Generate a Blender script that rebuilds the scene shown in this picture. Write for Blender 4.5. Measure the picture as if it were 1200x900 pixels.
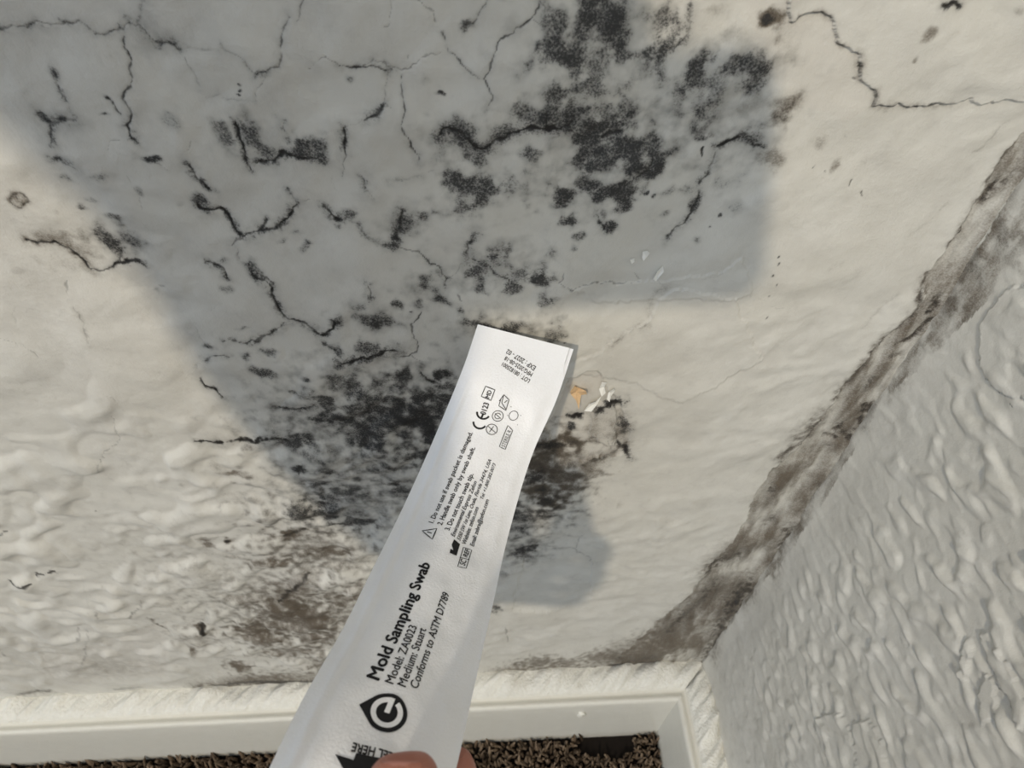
import bpy, bmesh, math, random
import numpy as np
from mathutils import Vector, Matrix
for o in list(bpy.data.objects): bpy.data.objects.remove(o)
S = bpy.context.scene
COL = S.collection
random.seed(4); RNG = np.random.default_rng(7)

# ------------------------------------------------------------------ camera
FPX, TH, ROLL, D, H = 700.0, math.radians(48.7), math.radians(2.9), 0.200, 0.845
CAM = Vector((0, -D, H))
FW = Vector((0, math.cos(TH), -math.sin(TH))); UP = Vector((0, math.sin(TH), math.cos(TH)))
cd = bpy.data.cameras.new('camera'); cam = bpy.data.objects.new('camera', cd); COL.objects.link(cam)
cd.sensor_width = 36; cd.lens = FPX/1200*36; cd.clip_start = 0.004; cd.clip_end = 50
cam.matrix_world = Matrix.Translation(CAM) @ Matrix.Rotation(math.pi/2-TH, 4, 'X') @ Matrix.Rotation(-ROLL, 4, 'Z')
S.camera = cam
cd.dof.use_dof = True; cd.dof.focus_distance = 0.27; cd.dof.aperture_fstop = 20.0
# ------------------------------------------------------------------ light
wd = bpy.data.worlds.new('room_daylight'); S.world = wd; wd.use_nodes = True
wd.node_tree.nodes['Background'].inputs[0].default_value = (0.76, 0.87, 1.0, 1)
wd.node_tree.nodes['Background'].inputs[1].default_value = 1.16
ld = bpy.data.lights.new('ceiling_lamp', 'POINT'); lamp = bpy.data.objects.new('ceiling_lamp', ld); COL.objects.link(lamp)
lamp.location = (-0.64, -1.93, 2.25); ld.energy = 128; ld.color = (1.0, 0.875, 0.69); ld.shadow_soft_size = 0.045
S.view_settings.view_transform = 'Standard'; S.view_settings.look = 'None'
S.view_settings.gamma = 1; S.view_settings.exposure = 0.0; S.view_settings.use_curve_mapping = False

# ------------------------------------------------------------------ helpers
def uv(px, py):
    dx, dy = px-600, py-450; c, s = math.cos(ROLL), math.sin(ROLL)
    return dx*c-dy*s, dx*s+dy*c
def at(px, py, Z):                       # a pixel of the photograph at a distance Z -> world point
    u, v = uv(px, py); return CAM + Vector((1,0,0))*(u/FPX*Z) - UP*(v/FPX*Z) + FW*Z
def cw(x, y, z):                         # right / down / forward of the lens -> world
    return CAM + Vector((1,0,0))*x - UP*y + FW*z
def ray(px, py):
    u, v = uv(px, py); return FW + Vector((1,0,0))*(u/FPX) - UP*(v/FPX)
def on_back(px, py):
    d = ray(px, py); p = CAM + d*(D/d.y); return p.x, p.z
CX = 0.199                               # the right wall
def on_right(px, py):
    d = ray(px, py); p = CAM + d*(CX/d.x); return p.y, p.z
def tag(o, label=None, cat=None, group=None, kind=None):
    if label: o['label'] = label
    if cat: o['category'] = cat
    if group: o['group'] = group
    if kind: o['kind'] = kind
    return o
def mesh_obj(name, V, F, mat=None, parent=None, smooth=True):
    me = bpy.data.meshes.new(name); me.from_pydata([tuple(v) for v in V], [], [tuple(f) for f in F]); me.update()
    if smooth: me.polygons.foreach_set('use_smooth', np.ones(len(me.polygons), dtype=bool))
    o = bpy.data.objects.new(name, me); COL.objects.link(o)
    if mat: me.materials.append(mat)
    if parent: o.parent = parent
    return o
def grid_obj(name, P, mat, parent=None, flip=False):   # P: (rows, cols, 3)
    R, C = P.shape[:2]; n = R*C
    me = bpy.data.meshes.new(name); me.vertices.add(n); me.vertices.foreach_set('co', P.reshape(-1).astype(np.float32))
    i = np.arange(n).reshape(R, C)
    q = np.stack([i[:-1,:-1], i[:-1,1:], i[1:,1:], i[1:,:-1]], -1)
    if flip: q = q[..., ::-1]
    q = q.reshape(-1, 4); m = len(q)
    me.loops.add(m*4); me.loops.foreach_set('vertex_index', q.reshape(-1).astype(np.int32))
    me.polygons.add(m); me.polygons.foreach_set('loop_start', np.arange(0, m*4, 4, dtype=np.int32))
    me.update(calc_edges=True)
    me.polygons.foreach_set('use_smooth', np.ones(m, dtype=bool))
    o = bpy.data.objects.new(name, me); COL.objects.link(o); me.materials.append(mat)
    if parent: o.parent = parent
    return o
def attr(o, name, a):
    t = o.data.attributes.new(name, 'FLOAT', 'POINT'); t.data.foreach_set('value', a.reshape(-1).astype(np.float32))

_G = RNG.normal(size=(256, 256, 2)); _G /= np.linalg.norm(_G, axis=-1, keepdims=True)
def perlin(x, y, seed=0):
    x = x+seed*17.37; y = y+seed*9.71
    xi = np.floor(x).astype(int); yi = np.floor(y).astype(int); fx = x-xi; fy = y-yi
    def g(i, j, a, b): v = _G[(i+seed*31) & 255, (j+seed*57) & 255]; return v[...,0]*a+v[...,1]*b
    u = fx*fx*fx*(fx*(fx*6-15)+10); v = fy*fy*fy*(fy*(fy*6-15)+10)
    a = g(xi,yi,fx,fy); b = g(xi+1,yi,fx-1,fy); c = g(xi,yi+1,fx,fy-1); d = g(xi+1,yi+1,fx-1,fy-1)
    return (a+(b-a)*u)*(1-v)+(c+(d-c)*u)*v
def fbm(x, y, o=3, seed=0):
    r = 0; a = 1.0
    for k in range(o): r = r+a*perlin(x*2**k, y*2**k, seed+k); a *= .5
    return r
def sstep(a, b, x):
    t = np.clip((x-a)/(b-a), 0, 1); return t*t*(3-2*t)

# ------------------------------------------------------------------ node helpers
class NT:
    def __init__(s, name):
        s.m = bpy.data.materials.new(name); s.m.use_nodes = True; s.t = s.m.node_tree; s.b = s.t.nodes['Principled BSDF']
    def n(s, typ, **kw):
        x = s.t.nodes.new(typ)
        for k, v in kw.items():
            if k.startswith('i_'): x.inputs[int(k[2:]) if k[2:].isdigit() else k[2:]].default_value = v
            else: setattr(x, k, v)
        return x
    def l(s, a, b): s.t.links.new(a, b)
    def math(s, op, a, b=None, c=None, clamp=False):
        x = s.n('ShaderNodeMath', operation=op, use_clamp=clamp)
        for i, q in enumerate((a, b, c)):
            if q is None: continue
            if isinstance(q, (int, float)): x.inputs[i].default_value = q
            else: s.l(q, x.inputs[i])
        return x.outputs[0]
    def mix(s, f, a, b):
        x = s.n('ShaderNodeMix', data_type='RGBA')
        for i, q in ((0, f), (6, a), (7, b)):
            if isinstance(q, (int, float)): x.inputs[i].default_value = q
            elif isinstance(q, tuple): x.inputs[i].default_value = (*q, 1)
            else: s.l(q, x.inputs[i])
        return x.outputs[2]
    def noise(s, scale, detail=3, rough=.6, vec=None):
        x = s.n('ShaderNodeTexNoise'); x.inputs['Scale'].default_value = scale; x.inputs['Detail'].default_value = detail
        x.inputs['Roughness'].default_value = rough
        if vec is None:
            tc = s.n('ShaderNodeTexCoord'); vec = tc.outputs['Object']
        s.l(vec, x.inputs['Vector']); return x.outputs['Fac']
    def smooth(s, v, a, b, lo=0.0, hi=1.0):
        x = s.n('ShaderNodeMapRange', interpolation_type='SMOOTHSTEP'); s.l(v, x.inputs[0])
        for i, q in enumerate((a, b, lo, hi)): x.inputs[i+1].default_value = q
        return x.outputs[0]
    def a(s, name): return s.n('ShaderNodeAttribute', attribute_name=name).outputs['Fac']
def plain(name, col, rough=.5, spec=.3, var=.06, scale=200, bump=0.0, bscale=800):
    t = NT(name); nz = t.noise(scale)
    lo = tuple(c*(1-var) for c in col); hi = tuple(min(1, c*(1+var)) for c in col)
    t.l(t.mix(nz, lo, hi), t.b.inputs['Base Color']); t.b.inputs['Roughness'].default_value = rough
    t.b.inputs['Specular IOR Level'].default_value = spec
    if bump:
        bp = t.n('ShaderNodeBump'); bp.inputs['Distance'].default_value = bump; t.l(t.noise(bscale), bp.inputs['Height']); t.l(bp.outputs[0], t.b.inputs['Normal'])
    return t.m

def wall_material():
    t = NT('mouldy_painted_plaster')
    n1 = t.noise(1300, 2, .65); n2 = t.noise(330, 3, .6); n3 = t.noise(45, 4, .6); n4 = t.noise(9, 3, .6)
    nn = t.math('ADD', t.math('MULTIPLY', n1, .62), t.math('MULTIPLY', n2, .38))
    paint = t.mix(t.smooth(n4, .3, .7), (.62, .60, .54), (.66, .643, .59))
    paint = t.mix(t.smooth(n3, .42, .72, 0, .40), paint, (.50, .478, .43))
    paint = t.mix(t.smooth(t.noise(75, 5, .7), .50, .78, 0, .30), paint, (.40, .385, .355))
    paint = t.mix(t.math('MULTIPLY', t.a('bare'), .6), paint, (.60, .56, .50))
    # brown grime
    B = t.a('grime'); fb = t.math('ADD', B, t.math('MULTIPLY', t.math('SUBTRACT', nn, .5), t.math('MULTIPLY', t.math('SQRT', B), 1.3)))
    fb = t.smooth(fb, .0, .98, 0, .95)
    col = t.mix(fb, paint, t.mix(n2, (.056, .041, .026), (.150, .116, .080)))
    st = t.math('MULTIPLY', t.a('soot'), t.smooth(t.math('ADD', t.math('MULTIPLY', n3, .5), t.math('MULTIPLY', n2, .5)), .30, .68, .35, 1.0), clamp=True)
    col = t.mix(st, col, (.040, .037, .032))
    # black-grey mould: specks that close up where it is dense
    M = t.a('mold'); fm = t.math('ADD', M, t.math('MULTIPLY', t.math('SUBTRACT', nn, .5), t.math('MULTIPLY', t.math('SQRT', M), 2.9)))
    fm = t.smooth(fm, .30, 1.08, 0, .93)
    fs = t.math('MULTIPLY', t.math('POWER', M, 1.15), .60)
    fm = t.math('SUBTRACT', 1.0, t.math('MULTIPLY', t.math('SUBTRACT', 1.0, fm), t.math('SUBTRACT', 1.0, fs)))
    col = t.mix(fm, col, t.mix(n2, (.014, .0135, .0135), (.038, .037, .036)))
    K = t.smooth(t.a('crack'), .12, 1.0, 0, .97)
    col = t.mix(K, col, (.018, .016, .014))
    t.l(col, t.b.inputs['Base Color'])
    t.b.inputs['Roughness'].default_value = .5; t.b.inputs['Specular IOR Level'].default_value = .28
    bp = t.n('ShaderNodeBump'); bp.inputs['Distance'].default_value = .0005; bp.inputs['Strength'].default_value = .5
    t.l(t.math('ADD', n2, t.math('MULTIPLY', n1, .3)), bp.inputs['Height']); t.l(bp.outputs[0], t.b.inputs['Normal'])
    return t.m
M_WALL = wall_material()
M_WALL2 = plain('grey_cream_paint', (.66, .645, .59), .5, .28, .05, 60)
M_TRIM = plain('white_trim_paint', (.70, .68, .61), .38, .4, .05, 90, .0006, 500)
M_CAULK = plain('caulk', (.77, .75, .68), .45, .35, .10, 150, .0016, 400)

# ================================================================== BACK WALL
def zrow(v): return H - D*math.tan(TH+math.atan(v/FPX))
def wall_lines():
    zf = np.array([zrow(v) for v in np.arange(-500, 372, 1.5)])[::-1]           # bottom -> top, fine where it is seen
    z = np.concatenate([[0.0, .04, .08], zf, np.linspace(zf[-1], 2.6, 26)[1:]])
    return np.unique(z)
ZL = wall_lines()
xs = [CX]
while xs[-1] > -0.66: xs.append(xs[-1] - (.0005 if xs[-1] > -.17 else .0005+(-.17-xs[-1])*.0022))
XL = np.concatenate([np.linspace(-2.4, xs[-1], 22)[:-1], np.array(xs)[::-1]])
GX, GZ = np.meshgrid(XL, ZL)
def depth_back(z): return D/(math.cos(TH) - math.sin(TH)*np.clip(np.tan(np.arctan((H-z)/D)-TH), -1, .75))
MPP = np.clip(depth_back(GZ)/FPX, .0002, .0011)         # metres that one photo pixel spans across, by height

class Layer:
    """masks and relief of one wall, in that wall's own plane (a, z)"""
    def __init__(s, A, Zs, mpp, place, seed):
        s.A, s.Z, s.mpp, s.place = A, Zs, mpp, place
        s.al = A[0]; s.zl = Zs[:,0]
        s.asc = s.al[-1] > s.al[0]
        z0 = np.zeros_like(A); s.mold = z0.copy(); s.grime = z0.copy(); s.crack = z0.copy(); s.bare = z0.copy(); s.soot = z0.copy(); s.h = z0.copy()
        w1 = fbm(A/.0045, Zs/.0045, 3, seed); w2 = fbm(A/.0045, Zs/.0045, 3, seed+5)
        w3 = perlin(A/.016, Zs/.016, seed+9); w4 = perlin(A/.016, Zs/.016, seed+11)
        s.Aw = A + mpp*(3.2*w1+4*w3); s.Zw = Zs + mpp*(3.2*w2+4*w4)*np.clip(.00045/mpp*1.6, .8, 1.6)
        s.n = perlin(A/.007, Zs/.007, seed+13); s.n2 = fbm(A/.0035, Zs/.0035, 3, seed+15)
    def sl(s, a0, a1, z0, z1):
        i0, i1 = np.searchsorted(s.zl, [z0, z1])
        if s.asc: j0, j1 = np.searchsorted(s.al, [a0, a1])
        else:
            n = len(s.al); j0, j1 = n-np.searchsorted(s.al[::-1], a1), n-np.searchsorted(s.al[::-1], a0)
        return slice(max(0, i0-1), i1+1), slice(max(0, j0-1), j1+1)
    def loc(s, px, py):                    # wall point + wall metres per photo pixel (across, upward)
        a, z = s.place(px, py); a1, _ = s.place(px+1, py); _, z1 = s.place(px, py-1)
        return a, z, abs(a1-a), abs(z1-z)
    def blob(s, px, py, rx, ry, k=.6, ch='mold', rough=.55):
        a, z, sa, sz = s.loc(px, py); g = 1.12 if rx > 4 else 1.0; ra, rz = rx*sa*g, ry*sz*g; k = min(1, k*1.1)
        q = s.sl(a-ra*2.8, a+ra*2.8, z-rz*2.8, z+rz*2.8)
        e = np.hypot((s.Aw[q]-a)/ra, (s.Zw[q]-z)/rz) + rough*(1.3*s.n[q]+.6*s.n2[q])
        m = k*sstep(1.45, .1, e); f = getattr(s, ch); f[q] = 1-(1-f[q])*(1-np.clip(m, 0, 1))
    def line(s, pts, w=2, k=.7, halo=0, hk=.35, ch='crack', hch='mold', taper=True, depth=.00025):
        P = [s.loc(*p) for p in pts]; n = len(P)-1
        for i in range(n):
            a0, z0, sa, sz = P[i]; a1, z1, ta, tz = P[i+1]
            sc = (sa+ta)/2; sr = (sa+ta)/(sz+tz)           # work in pixels-at-this-spot
            R = max(w*3, halo*3.6)*sc; Rz = R/sr
            q = s.sl(min(a0,a1)-R, max(a0,a1)+R, min(z0,z1)-Rz, max(z0,z1)+Rz)
            X = (s.Aw[q]-a0); Y = (s.Zw[q]-z0)*sr; dx, dy = a1-a0, (z1-z0)*sr; L2 = dx*dx+dy*dy+1e-12
            t = np.clip((X*dx+Y*dy)/L2, 0, 1); d = np.hypot(X-t*dx, Y-t*dy)/sc
            g = (i+t)/n; tp = np.clip(np.minimum(g, 1-g)*6+.45, 0, 1) if taper else 1
            ww = w*.62*tp*(1+.9*s.n2[q]); m = k*np.exp(-(d/np.maximum(ww, .25))**2)*np.clip(1+.5*s.n[q], .4, 1.1)
            f = getattr(s, ch); f[q] = np.maximum(f[q], m)
            if depth: s.h[q] = np.minimum(s.h[q], -depth*m)
            if halo:
                hm = (hk*np.exp(-(d/halo)**1.5)+.05*np.exp(-(d/(halo*2.1))**2))*np.clip(1+1.0*s.n2[q]+.7*s.n[q], .1, 1.5); f = getattr(s, hch); f[q] = np.maximum(f[q], np.clip(hm, 0, 1))
    def inside(s, pts, soft=0):
        W = [s.place(*p) for p in pts]; a = np.array([p[0] for p in W]); z = np.array([p[1] for p in W])
        q = s.sl(a.min()-.002, a.max()+.002, z.min()-.002, z.max()+.002)
        X, Y = s.Aw[q], s.Zw[q]; ins = np.zeros(X.shape, bool); n = len(W)
        for i in range(n):
            x1, y1, x2, y2 = a[i], z[i], a[i-1], z[i-1]
            if y1 == y2: continue
            c = ((y1 > Y) != (y2 > Y)) & (X < (x2-x1)*(Y-y1)/(y2-y1)+x1); ins ^= c
        return q, ins

bw = Layer(GX, GZ, MPP, on_back, 1)
h = bw.h
# ---- paint relief
edge = sstep(.30, .62, GZ)                                    # smoother paint higher up
fine = sstep(-.10, .10, GX)                                   # finer stipple towards the corner
wx = GX + .007*perlin(GX/.035, GZ/.035, 21); wz = GZ + .007*perlin(GX/.035, GZ/.035, 22) - .18*GX
c1 = perlin(wx/.046, wz/.038, 23); c2 = perlin(wx/.0215, wz/.0175, 24); c4 = perlin(wx/.0130, wz/.0110, 27); c3 = perlin(GX/.0035, GZ/.0035, 25)
big = perlin(GX/.10, GZ/.09, 26); patch = sstep(-.25, .35, perlin(GX/.07, GZ/.06, 28))
isl = lambda n, a, b: sstep(a, b, n)                           # raised islands of paint with flat paint between
bil = lambda n: 1-np.exp(-np.abs(n)*4.2)
left = sstep(.02, -.12, GX)*sstep(.70, .50, GZ)
lump = (.0020+.0014*left)*isl(c1, -.3, .5) + (.0010+.0021*left)*isl(c2, -.15, .42)*(.45+.55*patch) + .0006*isl(c4, -.1, .42)*(.3+.7*patch) + .0018*left*bil(c1*.6+c2*.7)
smoothz = sstep(.115, .24, GZ+.05*big)                         # brushed, flatter strip over the baseboard
rel = lump*(.30+.70*smoothz)*(1-.30*sstep(.50,.70,GZ)*(1-.35*fine)) + .0020*big + .0007*sstep(.45,.6,GZ)*perlin(GX/.020, GZ/.017, 29) + .00007*c3
rel = rel*np.clip(1-(GZ-.82)/.15, 0, 1)*sstep(-.70, -.60, GX)
# ---- peeling paint
def peel(pts, hgt, bare=0.0):
    q, ins = bw.inside(pts); rel[q] += hgt*ins; bw.bare[q] = np.maximum(bw.bare[q], bare*ins)
TOPR = [(921,-40),(924,25),(938,17),(950,12),(963,17),(978,28),(980,52),(992,53),(1005,62),(1008,95),(1026,106),(1024,120),(1050,120),(1072,126),(1092,120),(1115,119),(1140,113),(1150,120),(1175,118),(1230,110),(1260,-40)]
peel(TOPR, .0011)
peel([(921,-40),(924,25),(950,12),(978,28),(980,52),(1005,62),(1008,95),(1024,120),(990,140),(930,120),(880,60),(870,-40)], 0, .5)
peel([(640,440),(690,415),(715,400),(740,381),(758,372),(775,345),(790,335),(860,345),(890,420),(800,470),(720,440)], .0005)
peel([(668,440),(700,430),(725,470),(738,500),(735,530),(700,535),(650,545),(640,500)], -.0013, .6)
peel([(700,470),(722,476),(721,520),(712,522),(690,505)], .0018)
peel([(616,642),(670,640),(692,652),(694,700),(640,715),(600,712)], -.0005)
peel([(653,333),(672,337),(690,330),(760,328),(800,322),(850,316),(870,300),(880,345),(700,352)], .0004)
peel([(50,762),(100,757),(150,740),(200,725),(195,790),(60,800)], -.0008, .35)
# ---- corner strip: the paint ends in a ragged edge and dirty filler shows
BAND = [(1215,145),(1183,173),(1166,205),(1150,230),(1130,262),(1112,290),(1104,302),(1086,322),(1086,343),(1072,364),(1045,385),(1024,407),(997,439),(981,465),(960,492),(933,527),(905,552),(884,577),(874,610),(858,634),(837,654),(812,690),(773,728),(727,768),(735,800),(830,805),(905,690),(1060,460),(1215,230)]
q, ins = bw.inside(BAND)
rough = fbm(GX[q]/.011+GZ[q]*4, GZ[q]/.045, 4, 41)
rel[q] += ins*(-.0013+.0022*rough)
bw.grime[q] = np.maximum(bw.grime[q], ins*np.clip(.52+.65*rough, .15, .9))
rel += .003*np.exp(-((CX-GX)/.012)**2)                         # filled, slightly rounded corner

# ---- mould, cracks (pixel list read off the photograph, laid on the wall plane)
L = bw.line; Bb = bw.blob
L([(-60,30),(0,32),(12,28),(28,30),(40,25),(60,30),(95,29),(110,37),(120,40),(135,37),(150,28)], 2.6,.6, 7,.4)
L([(150,28),(162,32),(172,42),(185,52),(200,55),(212,60)], 2.6,.7, 9,.6)
L([(212,60),(219,75),(228,92),(232,105)], 1.6,.5, 3,.2)
L([(166,-30),(166,18),(165,30)], 1.4,.5, 6,.45)
L([(142,42),(143,55),(150,66),(151,82),(155,95),(153,102),(148,105),(145,115),(152,126),(155,133),(150,148),(150,155),(160,162)], 2,.75, 4,.35)
L([(154,100),(147,106),(145,115)], 3,.85); L([(154,133),(149,150),(153,158),(162,164)], 3.2,.85, 8,.45)
L([(143,163),(133,166),(128,175)], 1.2,.45); L([(64,80),(66,97),(75,112),(79,126)], 1.8,.55, 7,.35); Bb(65,87,6,9,.6)
L([(44,133),(52,140),(58,143),(72,140),(86,137)], 5,.7, 9,.65); L([(57,143),(59,155),(60,165)], 3,.75, 7,.55)
L([(86,137),(95,144),(105,147)], 1.2,.35); L([(126,114),(135,122),(139,132)], 1.8,.8, 3,.3); Bb(127,114,4,3,.9); Bb(122,133,7,2.5,.7)
Bb(177,186,11,5,.95,rough=.8); L([(166,182),(180,189),(200,197)], 1.8,.6, 4,.3)
Bb(75,186,16,6,.65); L([(60,183),(78,188),(92,193)], 3,.5,6,.4); Bb(115,204,22,6,.4); Bb(79,206,7,5,.5)
L([(225,164),(222,172),(221,180)], 1.4,.5); L([(223,196),(232,208),(245,220)], 3.4,.8, 9,.6)
Bb(282,99,2.5,2,1,rough=.2); Bb(281,104,2.5,2.5,1,rough=.2); Bb(280,109,3,2.2,1,rough=.2)
L([(243,117),(258,114),(275,117),(300,118)], 2,.4, 4,.25); Bb(203,142,13,11,.45,rough=.9)
Bb(268,158,14,18,.7,rough=.7); Bb(290,157,16,22,.7,rough=.7); L([(278,143),(281,155),(283,165),(286,176),(290,190),(293,197)], 2.6,.9, 6,.6)
L([(357,-10),(350,15),(346,22)], 2,.55, 3,.25); L([(338,16),(331,28),(328,42),(330,50),(328,68),(325,76),(312,82),(300,88)], 2,.7, 5,.35); Bb(306,86,12,6,.5)
L([(258,52),(265,60),(283,67),(292,78),(300,88)], 1.6,.5, 4,.25); L([(217,60),(238,57),(255,60)], 2.2,.35, 5,.25)
L([(325,77),(338,90),(350,100),(348,108)], 1.4,.3); L([(310,93),(301,108),(303,120)], 1.5,.5)
L([(360,78),(372,70),(385,65),(393,70),(400,76)], 1.5,.55); L([(400,76),(420,77),(445,75),(455,80)], 2.4,.85, 5,.5)
L([(420,75),(440,69),(452,71),(460,80),(455,84)], 1.6,.6, 7,.4); L([(455,80),(475,78),(488,75),(493,65),(510,60),(525,57)], 1.5,.6)
L([(455,85),(452,100),(450,120)], 1.5,.5, 3,.2); L([(451,121),(440,129),(428,138)], 3.6,.85, 8,.5); L([(451,121),(461,122)], 1.4,.5)
L([(428,138),(418,146),(405,150)], 1.4,.45); L([(405,148),(404,165),(404,178)], 3.4,.9, 8,.55); L([(404,178),(402,190),(400,206)], 1.7,.6, 3,.2)
L([(472,85),(472,110),(475,130),(471,140),(476,155),(483,170),(488,180),(490,191)], 1.7,.75, 3,.25); L([(480,165),(486,177)], 3.2,.8, 6,.4)
L([(300,190),(315,186),(335,180),(355,182),(376,185)], 3,.85, 8,.65); Bb(368,170,18,14,.75,rough=.8); Bb(350,174,12,8,.75,rough=.8); Bb(312,178,12,6,.6,rough=.8)
L([(331,140),(334,152),(339,162)], 2,.6, 7,.5); Bb(412,92,5,5,.5); L([(389,208),(394,222)], 1.3,.4); L([(425,208),(429,216),(436,230)], 1.8,.55, 9,.4)
L([(462,-10),(458,15),(457,25),(452,30)], 1.5,.55); L([(485,-10),(500,5),(509,10),(511,27)], 1.6,.6)
L([(518,37),(525,50),(528,60),(540,70),(552,85),(562,86),(567,85)], 1.8,.7, 3,.3); L([(576,-8),(565,10),(558,22),(552,32),(545,36)], 1.7,.6, 4,.3); Bb(548,32,8,7,.7,rough=.8)
L([(631,-10),(631,10),(622,17),(610,33),(598,40),(587,47),(580,62),(575,75),(567,85),(572,95),(577,107),(575,118),(572,124)], 2,.8, 3,.25); L([(622,22),(635,33)], 1.6,.6)
Bb(515,110,5,3,.8,rough=.8); Bb(498,92,5,6,.3); Bb(500,132,5,4,.3); L([(472,83),(472,92)],1.5,.5); L([(478,60),(477,70)],2,.5)
L([(512,160),(517,153),(522,148),(532,150),(545,160),(555,168),(563,173),(575,168),(585,160),(600,155),(620,150),(637,145),(645,148),(655,148),(665,143),(671,142)], 3.6,.98, 9,.7)
L([(637,145),(640,131)], 3.6,.9, 7,.6); L([(665,143),(672,140)], 5,.9, 8,.6)
Bb(545,148,24,13,.62,rough=.7); Bb(536,166,20,10,.55,rough=.8); Bb(560,175,14,7,.5,rough=.8)
Bb(552,222,26,22,.78,rough=.6); Bb(536,212,14,10,.7,rough=.7); Bb(552,245,18,10,.7,rough=.7); Bb(572,225,12,14,.6,rough=.8)
Bb(605,128,18,16,.6,rough=.8); Bb(505,185,14,16,.35,rough=.9); L([(500,200),(510,196)],2,.4); L([(587,185),(588,215)], 1.3,.3); L([(455,210),(475,208),(495,207)], 3,.3,6,.25)
Bb(475,262,17,13,.75,rough=.6); L([(470,250),(468,265),(465,281)], 5.5,.9, 9,.7); Bb(497,253,14,6,.65,rough=.7)
L([(230,240),(238,248),(250,248),(260,248),(268,256),(278,268),(288,277)], 3.6,.95, 7,.65); L([(288,277),(298,274),(305,268),(320,268),(333,260),(340,250),(349,240)], 3,.9, 8,.6)
L([(349,240),(345,230),(338,220)], 2,.5, 6,.45); Bb(237,238,9,8,.8,rough=.7); L([(252,247),(258,244)], 5,.9); L([(307,268),(311,257)], 4,.85, 6,.5)
L([(288,277),(277,281),(273,288)], 3,.75, 6,.5); L([(280,292),(280,305),(292,314)], 1.5,.4, 3,.25)
L([(349,240),(362,236),(375,235),(382,242)], 1.3,.45); L([(382,241),(390,252),(397,257)], 4.5,.95, 7,.6); Bb(408,251,12,9,.75,rough=.6); Bb(396,265,4,3,.5)
L([(412,258),(430,275),(445,283),(458,288),(465,290)], 5,.45, 8,.45); Bb(461,288,8,5,.8); L([(465,290),(480,295),(492,297)], 1.6,.6); L([(492,297),(503,307),(512,311),(515,317),(518,322),(524,329),(523,336)], 2.4,.85, 6,.4)
L([(524,328),(532,322),(540,312),(550,305)], 1.6,.5); L([(550,303),(563,308),(577,316),(590,325),(605,333),(612,336)], 2,.85, 4,.4); L([(550,303),(546,295),(550,285),(556,274)], 2.6,.6, 8,.5)
Bb(580,301,17,11,.85,rough=.6); Bb(595,294,7,7,.6); Bb(558,319,15,8,.8,rough=.6); Bb(562,335,8,9,.65); Bb(633,322,17,10,.85,rough=.6); Bb(611,320,16,11,.6,rough=.8); Bb(595,340,18,8,.65,rough=.8); Bb(641,351,11,7,.7,rough=.7)
L([(661,322),(653,331),(670,337),(680,331),(700,330),(720,329),(750,328)], 1.7,.6); L([(744,318),(752,327)],1.5,.5); L([(765,320),(774,331)],1.5,.5)
Bb(650,390,14,13,.65,rough=.8); Bb(587,383,32,10,.7,rough=.7); Bb(552,378,13,7,.65); Bb(663,400,3,2,.8,rough=.2)
Bb(500,333,12,11,.65,rough=.7); Bb(515,350,12,6,.8,rough=.6); Bb(493,354,6,6,.6); Bb(538,362,5,6,.7); L([(537,342),(540,352)],2,.6)
L([(432,332),(435,342),(434,350)], 3,.85, 8,.5); Bb(440,374,20,8,.85,rough=.6); Bb(467,357,8,9,.75,rough=.6); Bb(425,360,8,6,.45); Bb(482,366,3,2.5,.7)
L([(495,363),(490,373),(482,380),(485,392),(488,403),(487,412),(480,418),(470,420)], 2,.75, 3,.2)
L([(395,423),(420,418),(448,411),(460,410),(470,413)], 3,.9, 8,.6); Bb(430,404,13,10,.7,rough=.6); Bb(393,409,9,5,.65)
L([(295,317),(300,325),(310,328),(317,335),(318,343),(325,353),(331,363),(338,372)], 4,.92, 7,.6); L([(338,372),(350,375),(362,380),(370,388),(378,392),(388,386),(393,378),(401,374)], 4.2,.95, 7,.6)
Bb(299,316,10,10,.6,rough=.8); Bb(396,376,7,5,.85); L([(300,318),(312,324),(320,332)],2.5,.7)
L([(337,376),(325,385),(312,392),(303,400),(290,400),(275,395),(265,396)], 2.2,.75, 5,.45); L([(300,400),(312,390)], 4,.7, 6,.5)
L([(241,307),(252,309),(260,314),(266,323)], 3,.8, 7,.6); Bb(262,303,8,5,.5); Bb(267,337,8,5,.55); L([(245,362),(252,355),(262,352)],1.4,.35)
Bb(345,274,7,4,.65); Bb(362,287,6,5,.85,rough=.6); Bb(330,282,7,3,.5); Bb(355,292,5,4,.5)
L([(232,380),(234,392),(245,402)], 1.6,.35); Bb(246,401,9,3.5,.7); Bb(287,381,8,3,.5); L([(240,418),(255,413),(275,415)], 2,.65, 4,.35); Bb(316,411,10,4.5,.8); Bb(290,413,6,4,.7); L([(378,402),(390,410),(400,416)], 2.4,.7,6,.4)
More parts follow.
